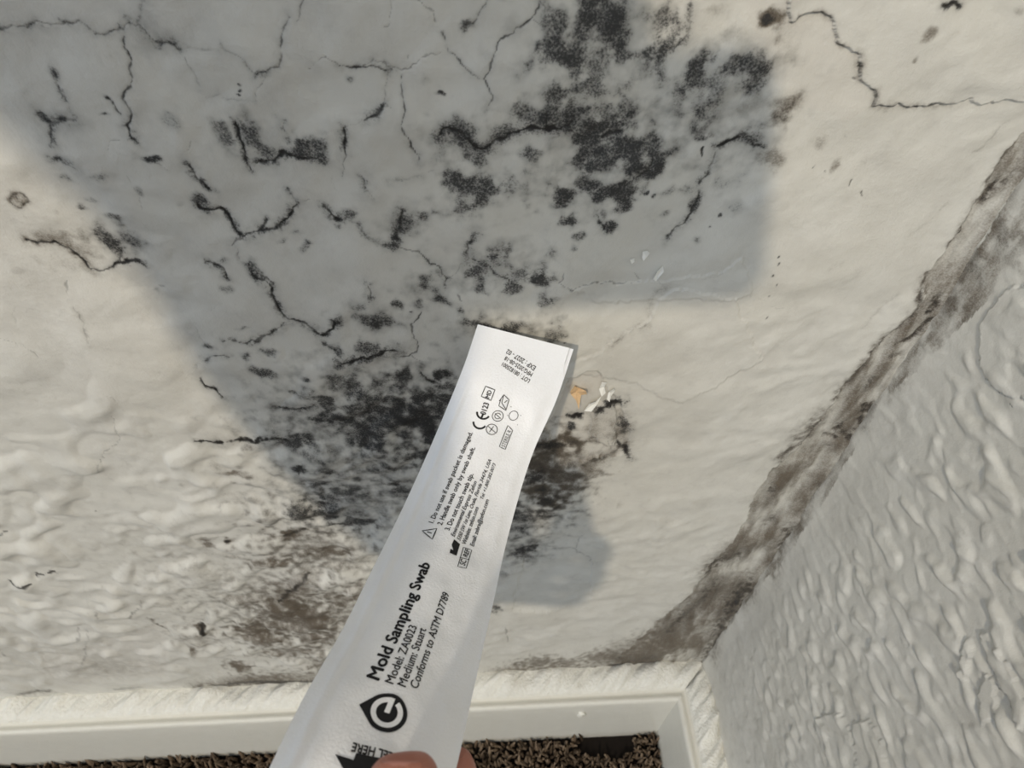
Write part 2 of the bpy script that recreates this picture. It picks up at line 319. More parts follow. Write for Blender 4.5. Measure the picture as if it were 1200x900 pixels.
# left, lit part
for a in range(14):
    an = a*.449; L([(23+9.5*math.cos(an), 232+9*math.sin(an)), (23+9.5*math.cos(an+.45), 232+9*math.sin(an+.45))], 2.8,.55, 4,.5, hch='grime', taper=False)
Bb(23,232,9,8,.55,'grime'); L([(16,224),(24,233),(30,240)], 2,.6); L([(30,250),(33,262),(34,268)], 1.3,.4)
L([(30,281),(45,285),(65,284),(80,290),(92,300),(103,312),(108,319)], 3.4,.95, 7,.5, hch='grime'); Bb(72,278,32,9,.5,'grime',.7); Bb(100,292,16,14,.4,'grime',.7); Bb(80,312,24,9,.22,'grime',.7); Bb(45,270,20,6,.2,'grime')
L([(107,317),(120,318),(128,312),(138,305),(145,304),(160,306),(173,312)], 3,.9, 5,.5); Bb(127,284,14,14,.85,rough=.6); Bb(150,280,13,16,.62,rough=.7); Bb(135,253,11,4,.6); L([(139,290),(139,303)], 4,.7, 7,.5); Bb(118,262,8,6,.3)
L([(76,328),(79,343)], 2.2,.5); L([(84,357),(95,365),(102,380),(107,405)], 1.5,.4, 4,.2,hch='grime'); L([(-10,392),(8,392),(30,400),(45,410),(57,420)], 1.6,.45); L([(22,360),(20,375)],2,.35)
Bb(163,225,4,7,.55); L([(146,200),(155,215),(164,232),(168,244)], 1.4,.4); Bb(97,243,5,4,.6); Bb(108,232,6,3,.4); Bb(66,246,4,4,.25,'grime'); Bb(183,341,6,3,.5); Bb(192,336,4,2,.4); Bb(20,315,8,4,.25,'grime'); Bb(45,303,7,5,.2,'grime'); Bb(210,240,6,3,.3)
L([(130,460),(140,463),(141,470)],1.3,.45); L([(133,484),(138,500),(143,515),(125,526),(119,538),(117,550)], 1.6,.5); L([(112,596),(116,597)],2.5,.7)
L([(12,677),(18,681),(28,680),(40,677)], 2.6,.95); L([(43,671),(52,669)], 2.8,.95); L([(58,667),(66,666)], 2.6,.9); L([(52,669),(70,658)],1.3,.4); L([(0,626),(10,621)], 2.5,.75)
L([(97,672),(100,682),(103,700),(105,720)], 1.4,.3); L([(94,733),(92,748)], 2,.5); L([(104,732),(105,745),(100,760),(98,777)], 1.8,.45); L([(115,712),(116,718)],3,.5); L([(168,700),(162,712),(152,720)],2.2,.55); L([(62,695),(72,702)],1.5,.4); L([(4,762),(4,768)],2,.5)
# left middle + the dark mould beside the packet
L([(230,436),(236,446),(241,451),(252,453),(262,465)], 3.2,.92, 5,.5); L([(228,514),(245,515),(262,517),(290,513),(320,510),(336,513)], 3,.95, 5,.45); L([(222,430),(240,418)],1.4,.4)
for a in [(355,511,10,7,.9),(378,488,12,8,.9),(380,462,14,12,.7),(415,452,16,16,.72),(352,543,9,5,.9),(386,545,11,6,.75),(300,432,10,7,.55),(312,434,10,8,.8),(363,440,5,4,.65),
          (425,505,26,24,.66),(458,488,42,20,.7),(495,490,22,18,.95),(490,468,26,12,.8),(475,437,11,6,.85),(515,440,7,8,.75),(430,515,14,8,.9),(505,512,10,22,.8),(480,530,22,14,.5),(470,570,16,10,.72),
          (355,595,15,12,.78),(385,596,16,14,.85),(420,610,22,8,.78),(400,575,34,11,.6),(440,470,30,14,.6),(395,485,22,14,.6),(400,440,16,9,.55),(365,525,20,9,.5),(345,515,22,7,.55),(330,500,20,10,.3),(445,545,26,16,.45),(500,545,14,16,.6),(370,560,20,8,.5),(520,470,12,18,.7),(460,445,20,8,.55),(530,455,10,20,.6)]: Bb(*a)
L([(320,475),(345,477),(370,472)], 2.4,.7, 6,.5); L([(338,454),(352,458),(365,463)], 2.2,.65, 5,.4); L([(493,437),(500,445),(512,448)], 2.8,.9, 5,.5); L([(497,425),(480,416)],2,.6); L([(355,540),(352,550)],4,.8)
# brown lower centre
for a in [(280,551,18,4,.6),(268,631,5,4,1.0),(245,636,6,4,.6),(240,627,16,3,.45),(340,625,14,5,.85),(310,655,26,6,.4),(330,655,18,5,.5),(360,640,60,24,.32),(385,645,24,5,.6),(345,690,40,14,.45),(355,722,60,18,.62),(300,735,28,10,.7),(330,712,20,10,.7),(345,705,12,12,.75),(370,720,14,12,.7),(310,745,30,8,.6),
          (375,745,26,10,.6),(340,760,40,8,.55),(280,779,16,6,.85),(238,733,6,5,1.0),(227,757,6,4,.75),(187,730,3,8,.8),(400,700,20,10,.5),(420,690,16,16,.4),(290,700,30,8,.3),(230,745,30,12,.3),(385,780,20,14,.65),(300,795,45,7,.7),(200,700,20,5,.15),(350,790,40,10,.5),(120,780,60,10,.22),(290,520,12,5,.4),(260,545,25,6,.3),(290,580,30,8,.25),(320,600,18,8,.4)]: Bb(*a, 'grime')
L([(362,668),(355,676),(340,690),(328,702)], 4.5,.75, 7,.5, hch='grime'); L([(335,627),(350,621),(358,618)], 4,.75,5,.5,hch='grime'); L([(230,807),(262,803),(280,798),(310,799),(350,799),(400,797)], 5,.8, 8,.7, hch='grime'); L([(20,813),(45,809),(60,808)],3,.6,4,.4,hch='grime'); L([(130,806),(170,805)],3,.5); L([(238,728),(240,738)],5,.95); Bb(268,631,4,3.5,.9)
# right of the packet
L([(665,489),(674,489),(682,488)], 5,1.0, 4,.7); Bb(670,499,5,4,.85); L([(698,482),(708,475),(718,472),(730,468)], 6,.85, 8,.7); L([(728,490),(735,497),(730,507)], 6,.6, 10,.6); L([(724,519),(734,525),(739,536)], 4.5,.8, 6,.5)
L([(682,542),(705,536),(722,528),(734,520)], 4,.6, 7,.55, hch='grime'); L([(702,500),(712,510),(716,525)],1.5,.5); L([(722,475),(720,505),(717,522)],1.5,.5)
for a in [(650,524,26,9,.9),(665,516,18,6,.75),(630,545,14,14,.85),(655,556,22,14,.7),(628,572,18,10,.95),(648,585,16,10,.85),(668,568,16,10,.65),(690,552,22,8,.45),(640,535,30,30,.5),(700,500,30,22,.3),(728,500,12,14,.5)]: Bb(*a, 'grime')
for a in [(650,523,22,7,.75),(628,560,16,12,.7),(645,582,14,8,.6),(612,604,26,14,.7),(640,600,16,10,.55),(605,625,18,8,.5),(611,645,16,6,.85),(625,640,8,5,.8),(618,652,16,6,.55),(580,712,7,6,.75),(600,590,12,14,.7),(588,668,8,6,.5)]: Bb(*a)
L([(625,641),(650,639),(670,640),(690,650),(695,660)], 1.8,.45); L([(675,640),(680,628),(684,624)], 1.8,.5); L([(592,732),(594,752)], 2.4,.55); L([(560,690),(590,688),(640,690),(690,676),(725,662)],2,.22); L([(685,636),(705,642)],1.5,.3)
for a in [(690,455,8,6,.25),(725,590,6,4,.3),(700,400,30,10,.12)]: Bb(*a, 'grime')
L([(715,402),(722,396),(738,384),(745,379),(757,375),(762,352),(770,340),(778,334)], 1.6,.38, 5,.25, hch='grime'); L([(778,334),(800,330),(835,322),(855,316),(860,300),(866,288)], 1.4,.3)
# upper centre and right mould fields
for a in [(705,20,34,30,.74),(690,5,28,20,.6),(680,55,42,24,.62),(645,62,22,16,.5),(650,22,22,20,.45),(735,66,22,8,.62),(720,45,16,18,.55),(768,56,22,15,.72),(785,35,16,20,.5),(775,15,20,12,.35),(690,100,44,28,.52),(658,106,14,9,.62),(776,82,9,14,.65),(806,84,15,14,.72),(832,92,32,22,.45),(880,92,22,18,.66),(792,106,14,12,.55),(850,70,22,14,.4),(885,65,20,20,.4),(820,120,26,20,.3),(700,130,40,16,.4),(820,135,10,16,.45),
          (690,164,20,18,.97),(690,185,16,12,.75),(728,160,32,12,.8),(742,178,32,14,.82),(752,190,24,10,.85),(765,200,12,12,.95),(718,146,28,10,.7),(770,170,10,18,.6),(662,130,24,14,.6),(700,150,24,12,.7),(590,150,14,10,.6),(625,135,16,12,.5),(628,175,12,8,.5),
          (875,162,22,12,.72),(822,161,12,4,.7),(660,226,18,12,.9),(690,216,20,10,.75),(702,226,14,8,.8),(735,222,18,15,.85),(724,240,16,10,.75),(712,266,11,9,.95),(664,260,11,8,.8),(678,275,7,6,.65),(630,244,8,6,.55),(618,243,8,8,.5),(650,294,9,7,.55),(672,291,5,5,.65),(796,224,18,8,.5),(757,225,4,3,.95),(765,228,4,3,.8),(672,248,6,4,.4),(600,215,16,10,.5),(615,180,12,6,.3),(850,215,16,10,.35),(860,240,14,9,.4),(780,250,6,6,.5),(690,195,22,8,.6),(640,195,18,8,.35),(560,188,18,6,.4),(870,205,10,8,.35),(590,180,20,6,.3)]: Bb(*a, rough=.75)
for a in [(920,126,16,20,.6),(905,182,16,14,.5),(898,20,16,12,.8),(898,20,10,7,.7),(910,47,7,6,.4),(860,40,30,12,.2),(835,10,16,6,.3),(1084,38,7,8,.6),(1068,65,4,5,.55),(981,195,6,6,.5),(990,160,6,6,.4),(962,170,8,6,.3),(1193,8,8,8,.4),(1000,180,8,6,.15),(970,165,16,10,.15),(920,40,24,30,.18),(880,120,30,20,.2),(1015,190,6,5,.25)]: Bb(*a, 'grime', .7)
Bb(898,19,9,6,.9); Bb(920,128,10,14,.4,rough=.8)
L([(600,155),(612,153)],2,.7); L([(704,165),(715,158),(728,152)], 4,.8, 8,.6); L([(745,205),(757,195),(765,182)], 4,.75,8,.6); L([(772,58),(790,54),(800,47),(807,38),(809,20),(810,8)], 2.6,.6, 7,.5)
L([(840,170),(855,165),(868,160)], 4.5,.98, 7,.6); L([(868,160),(876,160),(884,172),(893,171)], 3,.75, 8,.55); L([(823,174),(822,180),(824,184)], 3.4,1.0)
L([(838,178),(835,190),(828,203),(818,214)], 3,.65, 7,.45); L([(820,222),(813,240),(805,256),(793,266),(780,279)], 3.4,.75, 7,.5); Bb(813,240,7,8,.8); L([(698,248),(702,254),(708,264)], 3,.95, 5,.6)
Bb(845,250,3.5,2.5,.95,rough=.3); Bb(831,263,3,2,.8,rough=.3); Bb(815,281,5,4,.6); Bb(760,222,2,2,.9,rough=.3)
for a in [(912,297,2,2.5),(912,304,1.6,1.6),(902,318,1.6,1.6),(906,332,1.5,1.5),(901,344,2,2),(897,370,2,2),(953,194,1.8,1.5),(966,201,1.5,1.5)]: Bb(*a, 1.0, rough=.1)
L([(998,211),(996,217),(993,221)], 2,.85); L([(1010,224),(1009,230)], 2,.75); L([(1005,76),(1006,78)],3,.9); L([(998,90),(1004,91)],3,.8)
L([(908,190),(912,210),(920,222)], 1.3,.3); L([(887,345),(900,358),(925,362)], 1.4,.35); L([(1040,470),(1041,471)],2,.3)
L([(922,-20),(924,25),(938,17),(950,12),(963,17),(978,28),(980,52),(992,53)], 2,.6, 4,.35, hch='grime'); L([(1004,60),(1008,95),(1026,106),(1024,120),(1050,120),(1072,126),(1115,120)], 2.2,.7, 5,.35, hch='grime')
Bb(1110,2,10,5,1.0,rough=.3); L([(1100,3),(1110,1),(1120,2)],5,1.0,5,.8); rel_hole=True
L([(1180,140),(1150,172),(1140,177)],2.2,.4,5,.2,hch='grime'); L([(1160,205),(1110,238)],2,.2)
for p in [[(1010,380),(1034,360),(1050,345)],[(968,313),(985,306)],[(1112,240),(1090,262),(1070,273)]]: L(p, 2.4,.25, 4,.15, hch='grime')
# corner grime streaks
for p, w, k in [([(1070,430),(1055,447),(1040,462)],7,.85),([(1020,478),(1010,475),(1008,490)],6,.85),([(1000,500),(985,505)],5,.7),([(985,500),(998,512),(1002,520),(985,538)],5,.75),([(1100,340),(1092,355),(1085,362)],5,.8),([(1098,370),(1084,372),(1065,392),(1045,400)],4,.75),([(965,565),(955,585),(948,600)],8,.75),([(925,618),(918,640),(905,672)],9,.75),([(884,688),(870,690),(855,712)],11,.95),([(870,650),(845,655),(832,664)],8,.7),([(835,690),(815,712),(785,738)],11,.65),([(847,725),(840,750),(825,778)],10,.75),([(1170,215),(1155,235)],6,.75),([(1190,200),(1178,215)],5,.7),([(1185,245),(1170,262)],6,.6),([(1085,322),(1072,364),(1045,385),(1024,407),(997,439),(981,465)],4,.6),([(1183,175),(1150,230),(1112,290)],3,.55),([(960,492),(945,505)],10,.6),([(935,520),(915,535)],5,.6),([(905,572),(908,578)],9,.6),([(770,770),(735,775),(720,770)],6,.6),([(895,615),(915,602)],5,.5),([(965,512),(980,512)],3,.7),([(965,522),(975,521)],3,.6),([(1020,440),(1010,455)],6,.55),([(1040,415),(1056,412)],5,.5)]:
    L(p, w*1.1,min(1,k*1.15), w*1.7,k*.85, ch='grime', hch='grime', depth=.0006); L(p, w*.8,k*.75, w*1.3,k*.6, ch='mold', hch='mold', depth=0)
for a in [(760,760,40,16,.6),(630,775,26,8,.7),(662,776,16,7,.6),(700,770,22,9,.65),(605,785,24,8,.5),(790,745,30,20,.5),(745,775,26,7,.8),(840,700,30,22,.45),(640,785,70,6,.45),(930,560,18,14,.4),(860,640,18,14,.35)]: Bb(*a, 'grime')
L([(715,779),(760,780),(790,786)], 4,.8, 6,.6, hch='grime'); L([(570,792),(620,789),(660,785),(700,781)],3,.5,6,.5,hch='grime')
for a in [(700,60,110,65,.20),(735,180,95,50,.18),(450,485,110,50,.24),(400,590,80,30,.2),(575,320,70,34,.12),(860,110,60,50,.16),(560,215,60,45,.08),(480,370,70,40,.08)]: Bb(*a, rough=.9)
for a in [(650,560,50,45,.30),(340,715,110,60,.24),(400,650,60,30,.22),(100,770,180,40,.14),(220,660,160,70,.08),(60,600,120,80,.06)]: Bb(*a, 'grime', .9)
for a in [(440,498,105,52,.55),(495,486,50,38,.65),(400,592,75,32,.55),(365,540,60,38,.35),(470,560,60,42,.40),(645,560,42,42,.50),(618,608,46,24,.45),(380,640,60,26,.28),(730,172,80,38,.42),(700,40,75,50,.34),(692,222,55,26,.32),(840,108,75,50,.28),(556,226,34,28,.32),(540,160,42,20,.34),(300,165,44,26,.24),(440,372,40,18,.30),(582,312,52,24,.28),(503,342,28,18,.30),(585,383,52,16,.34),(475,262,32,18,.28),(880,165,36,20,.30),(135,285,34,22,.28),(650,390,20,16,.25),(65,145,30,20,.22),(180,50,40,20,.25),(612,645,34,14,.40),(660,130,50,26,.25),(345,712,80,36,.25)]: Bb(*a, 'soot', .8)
sx = rel + bw.h
P = np.stack([GX, -sx, GZ], -1)
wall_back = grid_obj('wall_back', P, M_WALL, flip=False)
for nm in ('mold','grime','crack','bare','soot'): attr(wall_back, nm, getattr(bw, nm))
tag(wall_back, 'cream painted plaster wall covered with black mould and cracks', 'wall', kind='structure')

# ================================================================== RIGHT WALL
ys = [0.0]
while ys[-1] > -.42: ys.append(ys[-1]-(.0006 if ys[-1] > -.2 else .0006+(-.2-ys[-1])*.01))
YL = np.concatenate([np.linspace(-2.4, ys[-1], 22)[:-1], np.array(ys)[::-1]])
GY, GW = np.meshgrid(YL, ZL)
rw = Layer(GY, GW, np.full_like(GY, .0004), on_right, 60)
wy = GY+.004*perlin(GY/.02, GW/.02, 61); wz = GW+.004*perlin(GY/.02, GW/.02, 62)+.15*GY
d1 = perlin(wy/.0195, wz/.0118, 63); d2 = perlin(wy/.0105, wz/.0070, 64); d3 = perlin(GY/.004, GW/.003, 65)
amp = sstep(-.012, -.075, GY+.02*perlin(GY/.05, GW/.05, 66))*sstep(.12, .30, GW-.3*(GY+.1))
amp = .20+.80*np.clip(amp, 0, 1)
plate = sstep(.0, .38, d1+.25*d2)
rr = .85*amp*(.0021*plate+.0010*sstep(-.0,.4,d2)+.0005*bil(d1)) + .0010*perlin(GY/.06, GW/.06, 67) + .00008*d3 + .003*np.exp(-(-GY/.012)**2)
rr = rr*sstep(-.44, -.33, GY)*np.clip(1-(GW-.82)/.15, 0, 1)
def rpeel(pts, hgt):
    q, ins = rw.inside(pts); rr[q] += hgt*ins
rpeel([(1150,380),(1148,420),(1157,444),(1173,460),(1184,463),(1215,470),(1240,330),(1180,340)], .0010)
for pts, hg in [([(955,850),(965,838),(985,835),(1000,860),(1010,920),(985,930)],.0012),([(1000,848),(1020,842),(1035,870),(1045,930),(1010,930)],.0010),([(1150,742),(1160,738),(1185,775),(1210,830),(1205,860),(1180,815),(1160,775)],.0014),([(1135,745),(1142,760),(1135,800),(1125,790)],.0014),([(1155,790),(1168,800),(1168,840),(1150,850),(1150,810)],.0012)]: rpeel(pts, hg)
RG = [(1240,140),(1225,290),(1195,300),(1160,348),(1120,393),(1083,428),(1040,471),(1010,520),(962,597),(919,658),(887,693),(862,729),(837,764),(809,796),(790,800),(880,690),(1030,470),(1180,255)]
q, ins = rw.inside(RG); rg = fbm(GY[q]/.007, GW[q]/.030, 4, 68)
rw.grime[q] = ins*np.clip(.40+.55*rg, .05, .75)
for p, w, k in [([(1064,438),(1045,462)],6,.7),([(1016,495),(1012,488)],9,.6),([(962,570),(946,602)],6,.7),([(925,622),(908,672)],8,.75),([(886,688),(872,700)],8,.85),([(845,735),(838,770)],7,.7),([(1150,300),(1115,352),(1100,385)],6,.6),([(1180,290),(1150,340)],7,.5)]:
    rw.line(p, w, k*.7, w*1.8, k*.6, ch='grime', hch='grime', depth=.0003)
for a in [(1165,300,20,16,.45),(1140,320,14,14,.5),(1120,360,12,16,.5),(1185,270,20,20,.45),(1195,310,14,12,.35),(1100,400,10,12,.35)]: rw.blob(*a, 'grime', .9)
for a in [(1150,315,20,20,.35),(1185,285,20,20,.35),(1120,365,14,18,.3)]: rw.blob(*a, 'mold', .9)
rw.line([(1157,444),(1173,460),(1184,463)], 1.6,.7); rw.line([(1187,473),(1194,474)],2,.8)
P = np.stack([CX-(rr+rw.h), GY, GW], -1)
wall_right = grid_obj('wall_right', P, M_WALL, flip=False)
for nm in ('mold','grime','crack','bare','soot'): attr(wall_right, nm, getattr(rw, nm))
tag(wall_right, 'grey cream textured plaster wall on the right of the corner', 'wall', kind='structure')

# ================================================================== FLOOR + CARPET
M_FLOOR = plain('carpet_backing', (.014, .011, .009), .95, .1, .3, 200)
nx, ny = 60, 60
gx, gy = np.meshgrid(np.linspace(-2.4, CX+.02, nx), np.linspace(-2.4, .02, ny))
floor = grid_obj('floor', np.stack([gx, gy, np.full_like(gx, 0)], -1), M_FLOOR)
tag(floor, 'dark floor under the brown carpet', 'floor', kind='structure')
def carpet():
    t = NT('brown_carpet_yarn'); oi = t.a('shade'); n = t.noise(500)
    c = t.mix(oi, (.050, .034, .023), (.30, .222, .155)); c = t.mix(t.math('MULTIPLY', n, .35), c, (.10, .075, .05))
    t.l(c, t.b.inputs['Base Color']); t.b.inputs['Roughness'].default_value = .95; t.b.inputs['Specular IOR Level'].default_value = .1
    pos = []
    st = .0044
    for i in range(int(1.0/st)):
        for j in range(int(.30/st)):
            x = CX-.047-i*st+random.uniform(-.0022,.0022); y = -.049-j*st+random.uniform(-.0022,.0022)
            gap = ((x-.093)/.034)**2+((y+.055)/.013)**2
            if gap < 1: continue
            pos.append((x, y))
    st = .014
    for i in range(int(1.9/st)):
        for j in range(int(1.4/st)):
            x = CX-.06-i*st+random.uniform(-.004,.004); y = -.05-j*st+random.uniform(-.004,.004)
            if x > CX-1.04 and y > -.345: continue
            pos.append((x, y))
    pos = np.array(pos); N = len(pos); seg, K = 5, 4
    sc = np.where((pos[:,0] > CX-1.05) & (pos[:,1] > -.35), 1, 2.3)
    ang = np.arange(seg)*2*np.pi/seg
    hh = RNG.uniform(.010, .019, N); lean = RNG.normal(0, .0042, (N, 2)); tw = RNG.uniform(0, 6.28, N); rad = RNG.uniform(.0013, .0021, N)*sc
    prof = [1.0, 1.25, 1.05, .45]; V = np.zeros((N, K*seg+1, 3))
    for k in range(K):
        f = k/(K-1)
        for a in range(seg):
            r = rad*prof[k]*RNG.uniform(.75, 1.25, N)
            V[:, k*seg+a, 0] = pos[:,0]+lean[:,0]*f**1.5+r*np.cos(ang[a]+tw+f*1.2)
            V[:, k*seg+a, 1] = pos[:,1]+lean[:,1]*f**1.5+r*np.sin(ang[a]+tw+f*1.2)
            V[:, k*seg+a, 2] = hh*f*.95
    V[:, -1, 0] = pos[:,0]+lean[:,0]; V[:, -1, 1] = pos[:,1]+lean[:,1]; V[:, -1, 2] = hh
    F = []
    for k in range(K-1):
        for a in range(seg):
            b = (a+1) % seg; F += [(k*seg+a, k*seg+b, (k+1)*seg+b), (k*seg+a, (k+1)*seg+b, (k+1)*seg+a)]
    for a in range(seg): F.append(((K-1)*seg+a, (K-1)*seg+(a+1) % seg, K*seg))
    F = np.array(F); nv = K*seg+1
    FF = (F[None]+(np.arange(N)*nv)[:,None,None]).reshape(-1, 3)
    me = bpy.data.meshes.new('carpet'); me.vertices.add(N*nv); me.vertices.foreach_set('co', V.reshape(-1).astype(np.float32))
    m = len(FF); me.loops.add(m*3); me.loops.foreach_set('vertex_index', FF.reshape(-1).astype(np.int32))
    me.polygons.add(m); me.polygons.foreach_set('loop_start', np.arange(0, m*3, 3, dtype=np.int32)); me.update(calc_edges=True)
    o = bpy.data.objects.new('carpet', me); COL.objects.link(o); me.materials.append(t.m)
    sh = np.clip(.5+.9*perlin(pos[:,0]/.02, pos[:,1]/.02, 80)+RNG.normal(0,.22,N), 0, 1)
    attr(o, 'shade', np.repeat(sh, nv))
    tag(o, 'brown shaggy carpet below the white baseboard', 'carpet', kind='stuff')
carpet()

# ================================================================== BASEBOARDS
# profile: (out from wall, height, lumpiness, is caulk)
PROF = [(-.004,.131,.3),(.001,.1325,1),(.005,.1335,1),(.010,.133,1),(.015,.1318,1),(.020,.1295,.8),(.0235,.1262,.5),(.0248,.1225,.15),(.0262,.1208,.05),(.0285,.1208,.05),(.0305,.1228,.05),(.0325,.1236,.05),(.0345,.1232,.05),(.0358,.1212,.04),(.0366,.117,.04),(.0385,.085,.05),(.0405,.050,.05),(.0425,.020,.05),(.0445,-.004,.05)]
def baseboard(name, length, fn, label, seed, split=8, lumpk=1.0):
    n = int(length/.0016) if length < 1 else int(1/.0016)
    ss = np.concatenate([np.linspace(0, min(length, .95), n), np.linspace(.95, length, 14)[1:]]) if length > .95 else np.linspace(0, length, n)
    rows = []
    for k, (t, z, lk) in enumerate(PROF):
        kk = k*.22
        a = perlin(ss/.022, ss*0+kk, seed)*.8+perlin(ss/.009, ss*0+kk*1.7, seed+1)*.5
        b = perlin(ss/.03, ss*0+kk+9, seed+2)*.7+perlin(ss/.011, ss*0+kk*1.5+5, seed+3)*.5
        # the caulk bead runs up the wall in uneven waves
        wave = (perlin(ss/.035, ss*0+3.3, seed+5)+.6*perlin(ss/.013, ss*0+1.3, seed+6))
        rag = perlin(ss/.0055, ss*0+kk*2.3, seed+8)
        zz = z+lk*lumpk*(.0060*a+.0120*wave*max(0, 1-t/.024)+.0020*rag); tt = t+lk*lumpk*(.0036*b+.0008*rag)
        zz = np.maximum(zz, z-.009)
        tj = np.minimum(1, 0)
        # mitre: profile stops at the other board's profile (45 degrees)
        s0 = np.maximum(ss, t if t > 0 else 0) if True else ss
        s1 = t + (ss/length)*(length-t)
        rows.append(np.stack([s1, tt, zz], -1))
    R = np.array(rows)
    W = np.array([[fn(*p) for p in row] for row in R])
    root = bpy.data.objects.new(name, None); COL.objects.link(root)
    tag(root, label, 'baseboard', kind='structure')
    root.location = fn(0, 0, 0)
    bpy.context.view_layer.update()
    off = np.array(root.location)
    c = grid_obj('caulk_bead', W[:split]-off, M_CAULK, root, flip=(name == 'baseboard_right')); tag(c, 'lumpy white caulk along the top of the baseboard')
    grid_obj('board', W[split-1:]-off, M_TRIM, root, flip=(name == 'baseboard_right'))
    return root
bb_back = baseboard('baseboard_back', 2.5, lambda s, t, z: (CX-s, -t, z), 'white painted baseboard under the mouldy wall', 90)
bb_right = baseboard('baseboard_right', 2.3, lambda s, t, z: (CX-t, -s, z), 'white painted baseboard running towards the viewer', 95, lumpk=1.3)
# nail head under paint
def lump(name, c, r, mat, parent=None, squash=(1,1,1), seed=0, k=.15):
    bm = bmesh.new(); bmesh.ops.create_icosphere(bm, subdivisions=3, radius=1)
    for v in bm.verts:
        f = 1+k*(math.sin(v.co.x*3+seed)*math.cos(v.co.y*4+seed*2)+.5*math.sin(v.co.z*7+seed)); v.co = Vector((v.co.x*squash[0], v.co.y*squash[1], v.co.z*squash[2]))*r*f
    me = bpy.data.meshes.new(name); bm.to_mesh(me); bm.free()
    for p in me.polygons: p.use_smooth = True
    me.materials.append(mat); o = bpy.data.objects.new(name, me); COL.objects.link(o); o.location = c
    if parent: o.parent = parent; o.location = Vector(c)-parent.location
    return o
d = ray(681, 837); tN = (D-.0385)/d.y; pN = CAM+d*tN
lump('paint_blob', pN, .0042, M_TRIM, bb_back, (1.2,.7,1.5), 2)

# ================================================================== PAINT FLAKES on the wall
M_TAN = plain('tan_paper', (.74, .52, .30), .7, .2, .2, 600)
M_WHITE = plain('white_paint_chip', (.86, .85, .80), .5, .3, .05, 300)
def flake(name, px, pts, lift, mat, label, seed=0):
    x0, z0 = on_back(*px); S_ = depth_back(np.array(z0))/FPX; S2 = abs(on_back(px[0], px[1]-1)[1]-z0)
    n = len(pts); V, F = [], []
    for side in (0, 1):
        V.append((0, 0-side*.0003, 0))
        for i, (a, b) in enumerate(pts):
            r = math.hypot(a, b)/12; V.append((a*S_, -lift*r*(.5+.5*math.sin(i*2.1+seed))-side*.0003, -b*S2))
    m = n+1
    for i in range(n):
        j = (i+1) % n; F += [(0, 1+j, 1+i), (m, m+1+i, m+1+j), (1+i, 1+j, m+1+j, m+1+i)]
    o = mesh_obj(name, V, F, mat, smooth=False)
    i0 = np.abs(ZL-z0).argmin(); j0 = np.abs(XL-x0).argmin()
    o.location = (x0, -sx[i0, j0]-.0008, z0)
    return tag(o, label, 'paint flake', 'paint chips stuck on the mouldy wall')
flake('paint_flake', (675,457), [(-8,-5),(-3,-9),(3,-4),(10,-6),(12,0),(6,4),(3,14),(0,8),(-6,3)], .004, M_TAN, 'curled tan paint flake beside the right edge of the packet tip', 1)
flake('paint_flake', (707,452), [(-2,8),(-5,2),(-3,-7),(2,-8),(1,0),(3,6)], .003, M_WHITE, 'white paint sliver right of the tan flake, left one of two', 2)
flake('paint_flake', (714,456), [(-3,6),(-2,0),(3,-7),(5,-4),(2,4),(0,8)], .003, M_WHITE, 'white paint sliver right of the tan flake, right one of two', 3)
flake('paint_flake', (694,474), [(-9,6),(-4,-2),(3,-8),(9,-10),(6,-3),(-1,5)], .004, M_WHITE, 'white peeling paint edge above the black hole in the wall', 4)
flake('paint_flake', (756,296), [(-4,-3),(1,-5),(4,-2),(2,3),(-2,6),(-4,3)], .002, M_WHITE, 'small white chip in the shaded mould field, upper one', 5)
flake('paint_flake', (771,316), [(-6,6),(-3,-3),(3,-8),(5,-2),(2,2),(-2,9)], .003, M_WHITE, 'small white chip in the shaded mould field, lower and larger one', 6)
flake('paint_flake', (740,303), [(-3,-2),(2,-3),(3,1),(0,3)], .002, M_WHITE, 'tiny white chip left of the two larger chips', 7)

# ================================================================== SAMPLE PACKET
PW = .044
STN = [((560,380),(672,409),116),((545,425),(653,466),117),((520,487),(626,527),117.5),((480,578),(597,622),126),((436,668),(575,720),147),((400,740),(557,799),168),((352,825),(536,894),196),((318,895),(517,972),214),((288,960),(497,1042),226),((262,1020),(478,1105),234)]
ST_L = np.array([at(*a, FPX*PW/w) for a, b, w in STN]); ST_R = np.array([at(*b, FPX*PW/w) for a, b, w in STN])
mid = (ST_L+ST_R)/2; ll = np.concatenate([[0], np.cumsum(np.linalg.norm(np.diff(mid, axis=0), axis=1))]); PLEN = ll[-1]
def spline(xk, yk, x):                 # natural-ish cubic through the stations (Catmull-Rom slopes)
    m = np.gradient(yk, xk, axis=0); i = np.clip(np.searchsorted(xk, x, side='right')-1, 0, len(xk)-2)
    h_ = (xk[i+1]-xk[i])[..., None]; t = ((x-xk[i])[..., None])/h_
    return (2*t**3-3*t**2+1)*yk[i]+(t**3-2*t**2+t)*h_*m[i]+(-2*t**3+3*t**2)*yk[i+1]+(t**3-t**2)*h_*m[i+1]
def base_pt(s, l):                     # s: -1 left edge .. 1 right edge; l: metres from the tip
    a = spline(ll, ST_L, l); b = spline(ll, ST_R, l); k = ((s+1)/2)[..., None]; return a+(b-a)*k
def frame_n(l):
    e = 1e-4; l = np.clip(l, e, PLEN-e); t = base_pt(l*0, l+e)-base_pt(l*0, l-e); x = base_pt(l*0+1, l)-base_pt(l*0-1, l)
    n = np.cross(t, x); n /= np.linalg.norm(n, axis=-1, keepdims=True)
    c = np.array(CAM)-base_pt(l*0, l); sg = np.sign(np.sum(n*c, -1, keepdims=True)); return n*sg
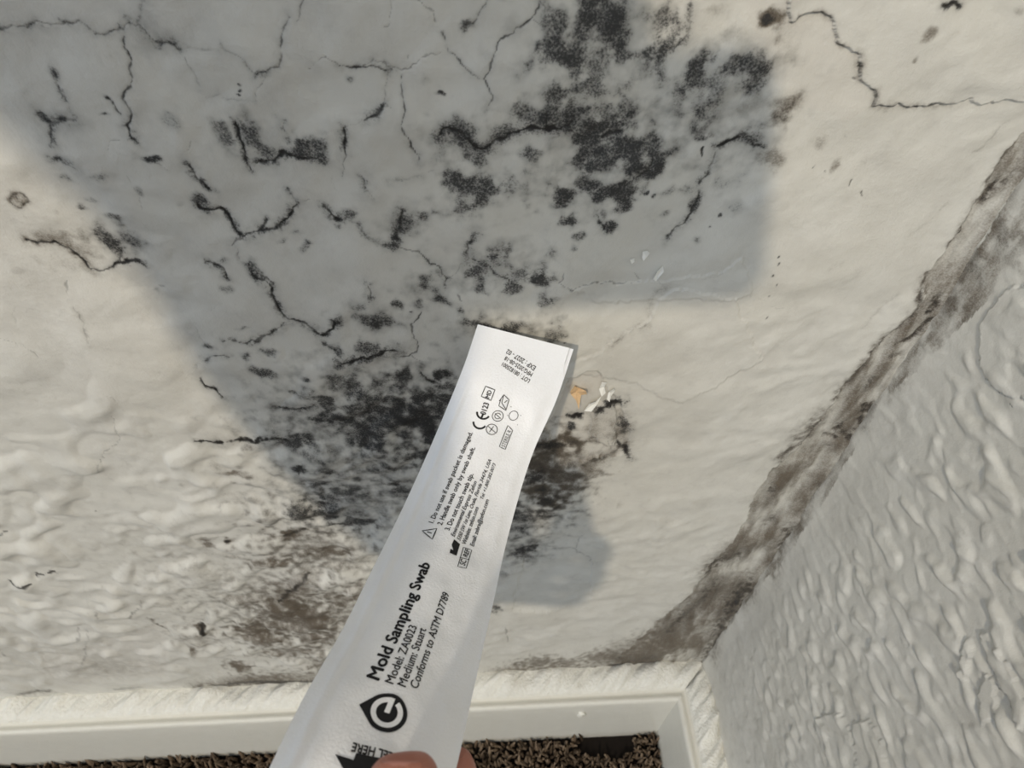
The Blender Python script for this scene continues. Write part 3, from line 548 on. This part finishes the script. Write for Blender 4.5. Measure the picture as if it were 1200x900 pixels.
def puff(s, l):                        # pouch filled by the swab tube; flat sealed margins
    m = sstep(.99, .72, np.abs(s))*sstep(.004, .03, l)
    body = .0016*m*(1-.5*s*s)
    tube = .0010*np.exp(-((s-.05)/.30)**2)*sstep(.03, .06, l)
    fold = .0007*np.exp(-((s+.80)/.05)**2)*sstep(.01, .05, l) - .0005*np.exp(-((s+.70)/.05)**2)*sstep(.02, .06, l)
    wr = .0007*m*(perlin(s*2.1+3, l/.018, 101)+.5*perlin(s*4.3, l/.008, 102)) + .0009*np.sin(l*70+s*1.3)*.35*sstep(.03,.1,l)
    dent = -.0022*np.exp(-(((s-.10)/.36)**2+((l-.176)/.012)**2))
    return body+tube+fold+wr+dent
def surf(s, l, off=0.0): return base_pt(s, l)+frame_n(l)*(puff(s, l)+off)[..., None]
M_PACK = plain('white_packet_film', (.885, .895, .925), .42, .4, .025, 120, .0002, 1200)
M_INK = plain('black_ink', (.012, .012, .014), .55, .25, .1, 300)
NS, NL = 61, 201
gs, gl = np.meshgrid(np.linspace(-1, 1, NS), np.linspace(0, PLEN, NL))
packet = bpy.data.objects.new('swab_packet', None); COL.objects.link(packet); packet.location = Vector(base_pt(np.array(0.), np.array(PLEN)))
tag(packet, 'white sealed mould sampling swab packet held up in front of the wall', 'packet')
PO = np.array(packet.location)
fs = gs.copy(); notch = (gs > .93) & (gl < .0125); fs = np.where(notch, .93+(gs-.93)*sstep(.0085, .0125, gl), gs)   # notch of the front film near the tip
front = grid_obj('front_film', surf(fs, gl)-PO, M_PACK, packet)
backp = base_pt(gs*1.004, gl)-frame_n(gl)*(.0005+.0010*sstep(.99,.6,np.abs(gs))*sstep(.01,.03,gl))[..., None]
back_s = grid_obj('backing_sheet', backp-PO, M_PACK, packet, flip=True)
tag(back_s, 'white backing sheet showing at the torn corner of the tip')
# --- printing: flat outlines laid on the film in its own (across, along) coordinates
samp_s, samp_l = np.meshgrid(np.linspace(-1, 1, 121), np.linspace(0, PLEN, 400))
_sp = surf(samp_s, samp_l); _rel = _sp-np.array(CAM)
_z = _rel@np.array(FW); _u = _rel[...,0]/_z*FPX; _v = -(_rel@np.array(UP))/_z*FPX
def on_film(px, py):
    u, v = uv(px, py); i = ((_u-u)**2+(_v-v)**2).argmin(); i = np.unravel_index(i, _u.shape)
    # refine linearly
    s0, l0 = samp_s[i], samp_l[i]; ds, dl = 2/120, PLEN/399
    a = min(max(i[0], 1), 398); b = min(max(i[1], 1), 119)
    J = np.array([[(_u[a,b+1]-_u[a,b-1])/(2*ds), (_u[a+1,b]-_u[a-1,b])/(2*dl)],[(_v[a,b+1]-_v[a,b-1])/(2*ds), (_v[a+1,b]-_v[a-1,b])/(2*dl)]])
    q = np.linalg.solve(J, [u-_u[i], v-_v[i]]); return np.array([(s0+q[0])*PW/2, l0+q[1]])      # metres
def to_film(xy, off=.00018): return surf(xy[:,0]/(PW/2), xy[:,1], off)
def print_mesh(name, V2, F, label=None):
    o = mesh_obj(name, to_film(np.array(V2))-PO, F, M_INK, packet, smooth=False)
    if label: o['label'] = label
    return o
def text_mesh(body, bold=0.0, shear=0.0):
    c = bpy.data.curves.new('t', 'FONT'); c.body = body; c.size = 1; c.shear = shear; c.resolution_u = 3
    o = bpy.data.objects.new('t', c); COL.objects.link(o); bpy.context.view_layer.update()
    me = bpy.data.meshes.new_from_object(o.evaluated_get(bpy.context.evaluated_depsgraph_get()))
    bpy.data.objects.remove(o); bm = bmesh.new(); bm.from_mesh(me)
    V = np.array([v.co[:2] for v in bm.verts]); F = [[v.index for v in f.verts] for f in bm.faces]; bm.free(); return V, F
def text(body, p0, p1, hpx=None, bold=0.0, shear=0.0, name='lettering', tall=1.0):
    V, F = text_mesh(body, bold, shear)
    a, b = on_film(*p0), on_film(*p1); e1 = b-a; W = np.linalg.norm(e1); e1 = e1/W
    e2 = np.array([-1.0, 0.0]) - e1*np.dot([-1.0, 0.0], e1)
    e2 = np.array([e1[1], -e1[0]])                       # letters stand to the left of the reading direction (film seen from the front)
    x0, x1 = V[:,0].min(), V[:,0].max(); k = W/(x1-x0); nv = len(V)
    if bold:                                             # heavier strokes: the outline repeated a hair to each side
        F = [[i+nv*c_ for i in f] for c_ in range(5) for f in F]
        V = np.concatenate([V+np.array(o_)*bold for o_ in ((0,0),(1,0),(-1,0),(0,1),(0,-1))])
    return print_mesh(name, a+((V[:,0]-x0)*k)[:,None]*e1+(V[:,1]*k*tall)[:,None]*e2, F)
def px_poly(name, pts):
    V = np.array([on_film(*p) for p in pts]); 
    bm = bmesh.new(); vs = [bm.verts.new((*p, 0)) for p in V]; f = bm.faces.new(vs); bmesh.ops.triangulate(bm, faces=[f]); bmesh.ops.subdivide_edges(bm, edges=bm.edges[:], cuts=5, use_grid_fill=True); bmesh.ops.triangulate(bm, faces=bm.faces[:])
    bm.verts.index_update(); V = np.array([v.co[:2] for v in bm.verts])
    F = [[v.index for v in f.verts] for f in bm.faces]; bm.free()
    return print_mesh(name, V, F)
def strokes(name, lines, w):            # lines in film metres: polylines drawn with a pen of width w
    V, F = [], []
    for ln in lines:
        ln = [np.array(p) for p in ln]; m = len(ln); cl = np.allclose(ln[0], ln[-1])
        for i, p in enumerate(ln):
            if cl: d_ = ln[(i+1) % (m-1)]-ln[(i-1) % (m-1)]
            else: d_ = ln[min(i+1, m-1)]-ln[max(i-1, 0)]
            d_ = d_/(np.linalg.norm(d_)+1e-12); nrm = np.array([-d_[1], d_[0]])
            V += [p+nrm*w/2, p-nrm*w/2]
        b = len(V)-2*m
        for i in range(m-1): F.append((b+2*i, b+2*i+1, b+2*i+3, b+2*i+2))
    return print_mesh(name, V, F)
def film_pts(pts, sub=3):
    P_ = [on_film(*p) for p in pts]; out = []
    for a, b in zip(P_[:-1], P_[1:]):
        for k in range(sub): out.append(a+(b-a)*k/sub)
    return out+[P_[-1]]
PXM = lambda p: np.linalg.norm(on_film(p[0]+1, p[1])-on_film(*p))     # metres per pixel on the film there
text('Mold Sampling Swab', (443.5,798), (504,662), bold=.032, name='title_lettering', tall=.84)
text('Model: ZA0023', (460.5,802.5), (488.5,735), bold=.014)
text('Medium: Stuart', (475,806), (499.5,738), bold=.014)
text('Conforms to ASTM D7789', (489,808.5), (526.5,697), bold=.014)
text('1. Do not use if swab packet is damaged.', (507.5,613.5), (554,507.5), bold=.020)
text('2. Handle swab only by swab shaft.', (517.5,616), (557,525), bold=.020)
text('3. Do not touch swab tip.', (526.5,622), (555,556), bold=.020)
text('Environmental Express Zefon', (532.5,629.5), (559,565), bold=.014, shear=.25)
text('5350 SW 1st Lane, Ocala, Florida 34474, USA', (539,634.5), (576,539.5), bold=.014, shear=.25)
text('Website: zefon.com', (545.5,639), (561,595.5), bold=.014); text('Tel: +1.800.282.0073', (566,585.5), (581,544), bold=.014, shear=.25)
text('Email: zebra@zefon.com', (555,641), (573,586.5), bold=.014)
text('LOT : 08182S001', (621.5,445), (590,424.5), tall=1.3, bold=.015, name='stamped_lettering'); text('MFG:2025-08-18', (624.7,437.3), (593,417.5), tall=1.3, bold=.015, name='stamped_lettering'); text('EXP : 2027 - 02', (628.3,429.7), (595.3,409.2), tall=1.3, bold=.015, name='stamped_lettering')
text('0123', (568.8,486.5), (573.2,473), bold=.03, tall=1.25)
text('MD', (573.2,467), (576.5,458.5), bold=.03, tall=1.15); text('STERILE R', (591.5,524.5), (599.5,505), tall=1.3); text('REF', (547.6,653.6), (550.4,645.4), bold=.02); text('SC', (544.6,663.6), (546.6,657.6), bold=.02, tall=1.2)
text('PEEL HERE', (466,884.5), (414,870.5), tall=1.25, bold=.03)
pen = .00025
strokes('box_outline', [film_pts([(569.1,452.6),(580,456.9),(575.3,469.2),(564,464.5),(569.1,452.6)])], pen*1.6)
strokes('box_outline', [film_pts([(595.2,498.5),(600.8,504.5),(592,526.8),(585.2,523.4),(595.2,498.5)])], pen*1.3)
strokes('box_outline', [film_pts([(542.9,641.8),(552.7,644.9),(546.2,666.2),(536.2,664.4),(542.9,641.8)]), film_pts([(540,653.8),(549.6,656.2)])], pen*1.2)
strokes('warning_triangle', [film_pts([(494.8,622.3),(511.8,619.6),(506.4,632.2),(494.8,622.3)]), film_pts([(500.5,623.4),(505.8,625.3)])], pen*1.8)
px_poly('factory_symbol', [(532,632.3),(538.9,638),(534.9,651.5),(526.7,648.2),(527.8,643.5),(531.2,645.2),(529.2,638.8),(532.8,641)])
def ell(c, rx, ry, a0=0, a1=2*math.pi, n=28, rot=0.0):
    c = np.array(on_film(*c)); k = PXM((580, 490)) if True else 1; out = []
    for i in range(n+1):
        a = a0+(a1-a0)*i/n; x, y = rx*math.cos(a), ry*math.sin(a); out.append(c+k*np.array([x*math.cos(rot)-y*math.sin(rot), x*math.sin(rot)+y*math.cos(rot)]))
    return out
strokes('round_symbol', [ell((576.3,503.2),6.6,6.6), film_pts([(572,499.5),(580.5,507)]), film_pts([(573.5,506.5),(578.5,499.5)])], pen*1.3)
strokes('round_symbol', [ell((583.3,487.5),6.4,6.4), ell((583.3,487.5),3.4,3.4,.5,5.6), film_pts([(580,484.5),(587,490.5)])], pen*1.2)
strokes('round_symbol', [ell((601.8,487.1),5.2,5.6)] + [film_pts([(a,b),(a+.8,b+.6)],1) for a,b in ((594.5,486.5),(598.5,476.5),(609.8,486.6),(606,497.6))], pen*1.1)
strokes('book_symbol', [film_pts([(585,470),(590.5,462.5),(596.5,468.5),(592.8,481),(584.5,475.5),(587,467.5)]), film_pts([(590.3,463),(588,472),(593,480)]), film_pts([(591,472),(594.5,469)])], pen*1.3)
def mark_arc(c, r, a0, a1, w, name, extra=()):
    strokes(name, [ell(c, r, r, a0, a1, 16)]+list(extra), w)
# CE mark: two open arcs, the second with a bar (opening towards the tip)
mark_arc((562.5,495.0), 7.8, math.pi*.08, math.pi*.92, .00085, 'conformity_mark'); mark_arc((566.8,483.4), 7.8, math.pi*.08, math.pi*.92, .00085, 'conformity_mark', [film_pts([(563.8,490.3),(566.6,484.3)])])
# logo: drop with a round letter inside
def logo():
    c = on_film(452.8,836); k = PXM((453,836)); tip = on_film(420.5,826)
    R_ = np.linalg.norm(on_film(477,840)-c); v = tip-c; dist = np.linalg.norm(v); ta = math.atan2(v[1], v[0]); al = math.acos(min(.99, R_/dist))
    out = [c+v*.995]; n = 40
    for i in range(n+1):
        a = ta+al+(2*math.pi-2*al)*i/n; out.append(c+R_*np.array([math.cos(a), math.sin(a)]))
    e1 = on_film(463,812)-c; e1 /= np.linalg.norm(e1); e2 = np.array([e1[1], -e1[0]])
    V = [c]+out; F = [(0, i, i+1) for i in range(1, len(out))]+[(0, len(out), 1)]
    lg = print_mesh('logo', V, F, 'black drop-shaped logo with a white round letter')
    # white letter: ring + bar
    r0, r1 = R_*.52, R_*.78; rm = (r0+r1)/2; w = r1-r0; ring = []
    for i in range(37):
        a = math.radians(-28-(-28-0)*1) if False else math.radians(0+ (332)*i/36); ring.append(c+rm*(math.cos(a)*e1+math.sin(a)*e2))
    V2, F2 = [], []
    for ln in (ring, [c-e1*rm*.02, c+e1*rm*.5, c+e1*(rm+w*.45)]):
        m = len(ln)
        for i, p in enumerate(ln):
            d_ = ln[min(i+1, m-1)]-ln[max(i-1, 0)]; d_ = d_/np.linalg.norm(d_); nn_ = np.array([-d_[1], d_[0]]); V2 += [p+nn_*w/2, p-nn_*w/2]
        b = len(V2)-2*m
        for i in range(m-1): F2.append((b+2*i, b+2*i+1, b+2*i+3, b+2*i+2))
    o = mesh_obj('logo_letter', to_film(np.array(V2), .00034)-PO, F2, M_PACK, packet, smooth=False)
logo()
px_poly('arrow', [(417.5,882.5),(443,888.3),(470,894),(466,904),(490,910),(425,950),(392.5,884),(414,891)])

# ================================================================== PERSON (photographer: hands, arms and head lean in from the left)
M_SKIN = NT('skin')
_t = M_SKIN; _n = _t.noise(160); _t.l(_t.mix(_n, (.36, .135, .095), (.44, .18, .125)), _t.b.inputs['Base Color']); _t.b.inputs['Roughness'].default_value = .48
_t.b.inputs['Subsurface Weight'].default_value = .12; _t.b.inputs['Subsurface Radius'].default_value = (.004, .0015, .0008)
_bp = _t.n('ShaderNodeBump'); _bp.inputs['Distance'].default_value = .00025; _t.l(_t.noise(1500, 3), _bp.inputs['Height']); _t.l(_bp.outputs[0], _t.b.inputs['Normal'])
M_SKIN = _t.m
M_NAIL = plain('finger_nail', (.42, .19, .155), .3, .5, .05, 300); M_JACKET = plain('bounce_blue_jacket', (.52, .58, .70), .9, .15, .2, 300, .0006, 900)  # unseen jacket; pale blue chosen to bounce cool light onto the packet
M_JEANS = plain('blue_trousers', (.05, .07, .13), .9, .15, .25, 400); M_HAIR = plain('brown_hair', (.05, .032, .02), .6, .3, .3, 400); M_SHOE = plain('shoe', (.03,.03,.03), .6, .3, .1, 200)
def skin_mesh(chains, sub=2):
    """chains: list of [(point, radius), ...]; the first point of a chain may repeat an earlier point to branch from it"""
    V, R, E, key = [], [], [], {}
    for ch in chains:
        prev = None
        for p, r in ch:
            p = Vector(p); k = (round(p.x,5), round(p.y,5), round(p.z,5))
            if k not in key: key[k] = len(V); V.append(p); R.append(r)
            i = key[k]
            if prev is not None: E.append((prev, i))
            prev = i
    me = bpy.data.meshes.new('tmp'); me.from_pydata([tuple(v) for v in V], E, []); me.update(); o = bpy.data.objects.new('tmp', me); COL.objects.link(o)
    md = o.modifiers.new('s', 'SKIN'); md.use_smooth_shade = True
    for i, sv in enumerate(me.skin_vertices[0].data):
        r = R[i]; sv.radius = (r, r) if isinstance(r, (int, float)) else r; sv.use_root = (i == 0)
    sb = o.modifiers.new('d', 'SUBSURF'); sb.levels = sub; sb.render_levels = sub
    bpy.context.view_layer.update(); ev = o.evaluated_get(bpy.context.evaluated_depsgraph_get()); m2 = ev.to_mesh()
    VV = [v.co.copy() for v in m2.vertices]; FF = [list(p.vertices) for p in m2.polygons]; ev.to_mesh_clear()
    bpy.data.objects.remove(o); return VV, FF
def join(parts):
    V, F = [], []
    for v, f in parts: b = len(V); V += v; F += [[i+b for i in q] for q in f]
    return V, F
PELVIS = Vector((-.90,-.76,1.04)); WAIST = Vector((-.68,-.66,1.27)); CHEST = Vector((-.44,-.55,1.41)); NECK = Vector((-.32,-.49,1.47))
HEADC = Vector((-.23,-.42,1.45))
LSH = Vector((-.205,-.41,1.15)); LEL = cw(-.162,.065,-.050); LWR = cw(-.110,.195,.140)
RSH = Vector((-.42,-.70,1.43)); REL = Vector((-.26,-.48,1.22)); RWR = Vector((-.185,-.315,.955))
PK = lambda y, x, z: cw(x, y, z)
palmL = cw(-.083,.178,.172)
body_parts = [skin_mesh([[(PELVIS,.13),(WAIST,.12),(CHEST,.14),(NECK,.055),(NECK.lerp(HEADC,.5),.055),(HEADC,.082),(HEADC+Vector((.025,.035,-.052)),.068)],
    [(CHEST,.14),(CHEST.lerp(LSH,.6),.07),(LSH,.055),(LSH.lerp(LEL,.5),.05),(LEL,.042),(LEL.lerp(LWR,.35),.040),(LWR,(.026,.03)),(palmL,(.024,.036))],
    [(CHEST,.14),(RSH,.062),(RSH.lerp(REL,.5),.05),(REL,.042),(REL.lerp(RWR,.35),.040),(RWR,.028),(RWR+Vector((.035,.045,-.02)),(.024,.036))],
    [(PELVIS,.13),(PELVIS+Vector((.06,.09,-.10)),.09),(Vector((-.84,-.62,.50)),.06),(Vector((-.90,-.63,.28)),.055),(Vector((-.94,-.64,.07)),.04)],
    [(PELVIS,.13),(PELVIS+Vector((.02,-.12,-.10)),.09),(Vector((-.86,-.92,.50)),.06),(Vector((-.92,-.93,.28)),.055),(Vector((-.96,-.94,.07)),.04)]], 2)]
def finger(pts, sub=2): return skin_mesh([pts], sub)
# left hand: thumb on the near side of the packet, index tip showing behind its right edge
TH_ = [(at(474,880,.1345),.0036),(at(474,886,.1340),.0062),(at(473.5,899,.1328),.0082),(at(473,914,.1320),.0088),(at(470,935,.1310),.0086),(at(464,975,.1290),.0090),(at(448,1040,.1290),.0098),(cw(-.046,.145,.140),.0115),(cw(-.068,.165,.155),.014),(palmL,.018)]
body_parts.append(finger(TH_))
body_parts.append(finger([(palmL,.024),(cw(-.062,.165,.182),.022),(cw(-.042,.165,.184),.018),(cw(-.030,.168,.184),.014)]))
for pts in [[cw(-.064,.146,.198),cw(-.018,.150,.190),at(541,1000,.172),at(533,915,.1635),at(530,890,.1625),at(529,882,.1625)],
            [cw(-.070,.166,.200),cw(-.018,.176,.192),cw(-.010,.150,.172),cw(-.022,.136,.166)],
            [cw(-.078,.186,.196),cw(-.026,.198,.188),cw(-.018,.173,.170),cw(-.030,.160,.165)],
            [cw(-.088,.202,.188),cw(-.042,.216,.180),cw(-.034,.195,.166),cw(-.044,.182,.163)]]:
    rr_ = [.0105,.0092,.0080,.0072,.0060,.0035]
    body_parts.append(finger([(palmL,.016)]+[(p, rr_[min(i, 5)]) for i, p in enumerate(pts)]))
# right hand round the left half of the phone
for i in range(3):
    y = -.012-.016*i; body_parts.append(finger([(RWR+Vector((.035,.045,-.02)),.015),(cw(-.150,y-.004,-.030),.010),(cw(-.146,y,.006),.009),(cw(-.122,y+.002,.010),.008),(cw(-.108,y+.002,.007),.0065)]))
body_parts.append(finger([(RWR+Vector((.035,.045,-.02)),.016),(cw(-.150,-.066,-.022),.012),(cw(-.105,-.0715,-.009),.0130),(cw(-.062,-.0720,-.009),.0125),(cw(-.022,-.0700,-.009),.0120),(cw(-.006,-.067,-.009),.010)]))
body_parts.append(finger([(RWR+Vector((.035,.045,-.02)),.016),(cw(-.135,.010,-.030),.011),(cw(-.105,-.004,-.026),.009),(cw(-.090,-.012,-.022),.007)]))
# ears, nose
fdir = (Vector((.36,.48,-.80))).normalized(); sid = fdir.cross(Vector((0,0,1))).normalized(); hup = sid.cross(fdir)
for s_ in (-1, 1): body_parts.append(skin_mesh([[(HEADC+sid*.076*s_+hup*.012,.010),(HEADC+sid*.082*s_-hup*.018,.008)]], 2))
body_parts.append(skin_mesh([[(HEADC+fdir*.082+hup*.018,.008),(HEADC+fdir*.104-hup*.016,.012)]], 2))
V, F = join(body_parts)
person = mesh_obj('person', V, F, M_SKIN)
tag(person, 'person leaning in, only thumb and one fingertip in view holding the packet', 'person')
def child(name, VF, mat, label=None):
    o = mesh_obj(name, VF[0], VF[1], mat, person)
    if label: o['label'] = label
    return o
child('jacket', skin_mesh([[(PELVIS+Vector((-.02,-.01,.02)),.145),(WAIST,.138),(CHEST,.155),(NECK,.066)],
    [(CHEST,.150),(CHEST.lerp(LSH,.6),.07),(LSH,.060),(LSH.lerp(LEL,.5),.057),(LEL,.060),(LEL.lerp(LWR,.4),.060),(LEL.lerp(LWR,.90),.050)],
    [(CHEST,.155),(RSH,.078),(RSH.lerp(REL,.5),.066),(REL,.058),(REL.lerp(RWR,.4),.052),(REL.lerp(RWR,.86),.042)]], 2), M_JACKET)
child('trousers', skin_mesh([[(PELVIS,.142),(PELVIS+Vector((.06,.09,-.10)),.105),(Vector((-.84,-.62,.50)),.076),(Vector((-.90,-.63,.28)),.07),(Vector((-.94,-.64,.08)),.06)],
    [(PELVIS,.142),(PELVIS+Vector((.02,-.12,-.10)),.105),(Vector((-.86,-.92,.50)),.076),(Vector((-.92,-.93,.28)),.07),(Vector((-.96,-.94,.08)),.06)]], 2), M_JEANS)
for y in (-.64, -.94):
    child('shoe', skin_mesh([[(Vector((-.98,y,.042)),.042),(Vector((-.90,y,.045)),.045),(Vector((-.78,y,.035)),.036),(Vector((-.74,y,.03)),.028)]], 2), M_SHOE)
child('hair', skin_mesh([[(HEADC-fdir*.010+hup*.024,.088),(HEADC-fdir*.035-hup*.01,.080),(HEADC-fdir*.045-hup*.045,.062)]], 2), M_HAIR)
for s_ in (-1, 1): lump('eye', HEADC+fdir*.079+sid*.03*s_+hup*.012, .011, plain('eye_white', (.7,.7,.7), .2), person, k=0)
# thumb nail
def nail():
    C_ = np.array(CAM); V, F = [], []; n, m = 11, 11
    p0 = np.array(at(473.8,893,.1330)); p1 = np.array(at(470,935,.1312)); ax = p1-p0; ax /= np.linalg.norm(ax); Ln = .0125
    tc = C_-p0; tc -= ax*np.dot(tc, ax); tc /= np.linalg.norm(tc); sd = np.cross(ax, tc)
    for i in range(n):
        f = i/(n-1)
        for j in range(m):
            a = (j/(m-1)-.5)*1.9
            r = .0079*(.80+.26*min(1, f*1.6)); tip = .0035*(1-math.cos(a*.8))
            c = p0+ax*(-.0022+tip*(1-f)+f*Ln); dome = .93+.06*math.sin(f*math.pi*.6)
            V.append(c+sd*r*math.sin(a)*.93+tc*r*math.cos(a)*dome)
    for i in range(n-1):
        for j in range(m-1): q_ = i*m+j; F.append((q_, q_+1, q_+m+1, q_+m))
    o = child('thumb_nail', (V, F), M_NAIL, 'pinkish thumb nail')
    sm = o.modifiers.new('t', 'SOLIDIFY'); sm.thickness = .0004
nail()

# ================================================================== PHONE (just behind the lens)
M_PH = plain('phone_glass', (.45, .46, .48), .35, .5, .05, 100); M_PM = plain('phone_metal', (.6, .6, .62), .3, .5, .05, 100)
phone = bpy.data.objects.new('smartphone', None); COL.objects.link(phone)
tag(phone, 'silver smartphone taking the picture, held in the right hand', 'phone')
RM = Matrix(((1,0,0),(0,-UP.y,FW.y),(0,-UP.z,FW.z))).to_4x4()    # right, down, forward -> world
phone.matrix_world = Matrix.Translation(CAM) @ RM
def slab(name, x0, x1, y0, y1, z0, z1, r, mat, parent):
    n = 8; out = []
    for cx, cy, a0 in ((x1-r,y1-r,0),(x0+r,y1-r,90),(x0+r,y0+r,180),(x1-r,y0+r,270)):
        for i in range(n+1): a = math.radians(a0+90*i/n); out.append((cx+r*math.cos(a), cy+r*math.sin(a)))
    m = len(out); V = [(x,y,z0) for x,y in out]+[(x,y,z1) for x,y in out]; F = [tuple(range(m))[::-1], tuple(range(m, 2*m))]+[(i, (i+1) % m, m+(i+1) % m, m+i) for i in range(m)]
    o = mesh_obj(name, V, F, mat, parent, smooth=False)
    b = o.modifiers.new('b', 'BEVEL'); b.width = min(.0012, abs(z1-z0)*.3); b.segments = 2; b.limit_method = 'ANGLE'
    return o
slab('body', -.128,.029,-.063,.0125,-.0125,-.0045,.012, M_PM, phone); slab('back_glass', -.1265,.0275,-.0615,.011,-.0046,-.0040,.011, M_PH, phone)
slab('screen', -.1265,.0275,-.0615,.011,-.0131,-.0126,.011, M_PH, phone)
cbm = slab('camera_bump', -.012,.024,-.028,.0095,-.0040,-.0026,.008, M_PM, phone)
for x, y in ((0,0),(0,-.018),(.014,-.009)):
    o = slab('lens', x-.0065,x+.0065,y-.0065,y+.0065,-.0026,-.0014,.0064, M_PH, cbm)
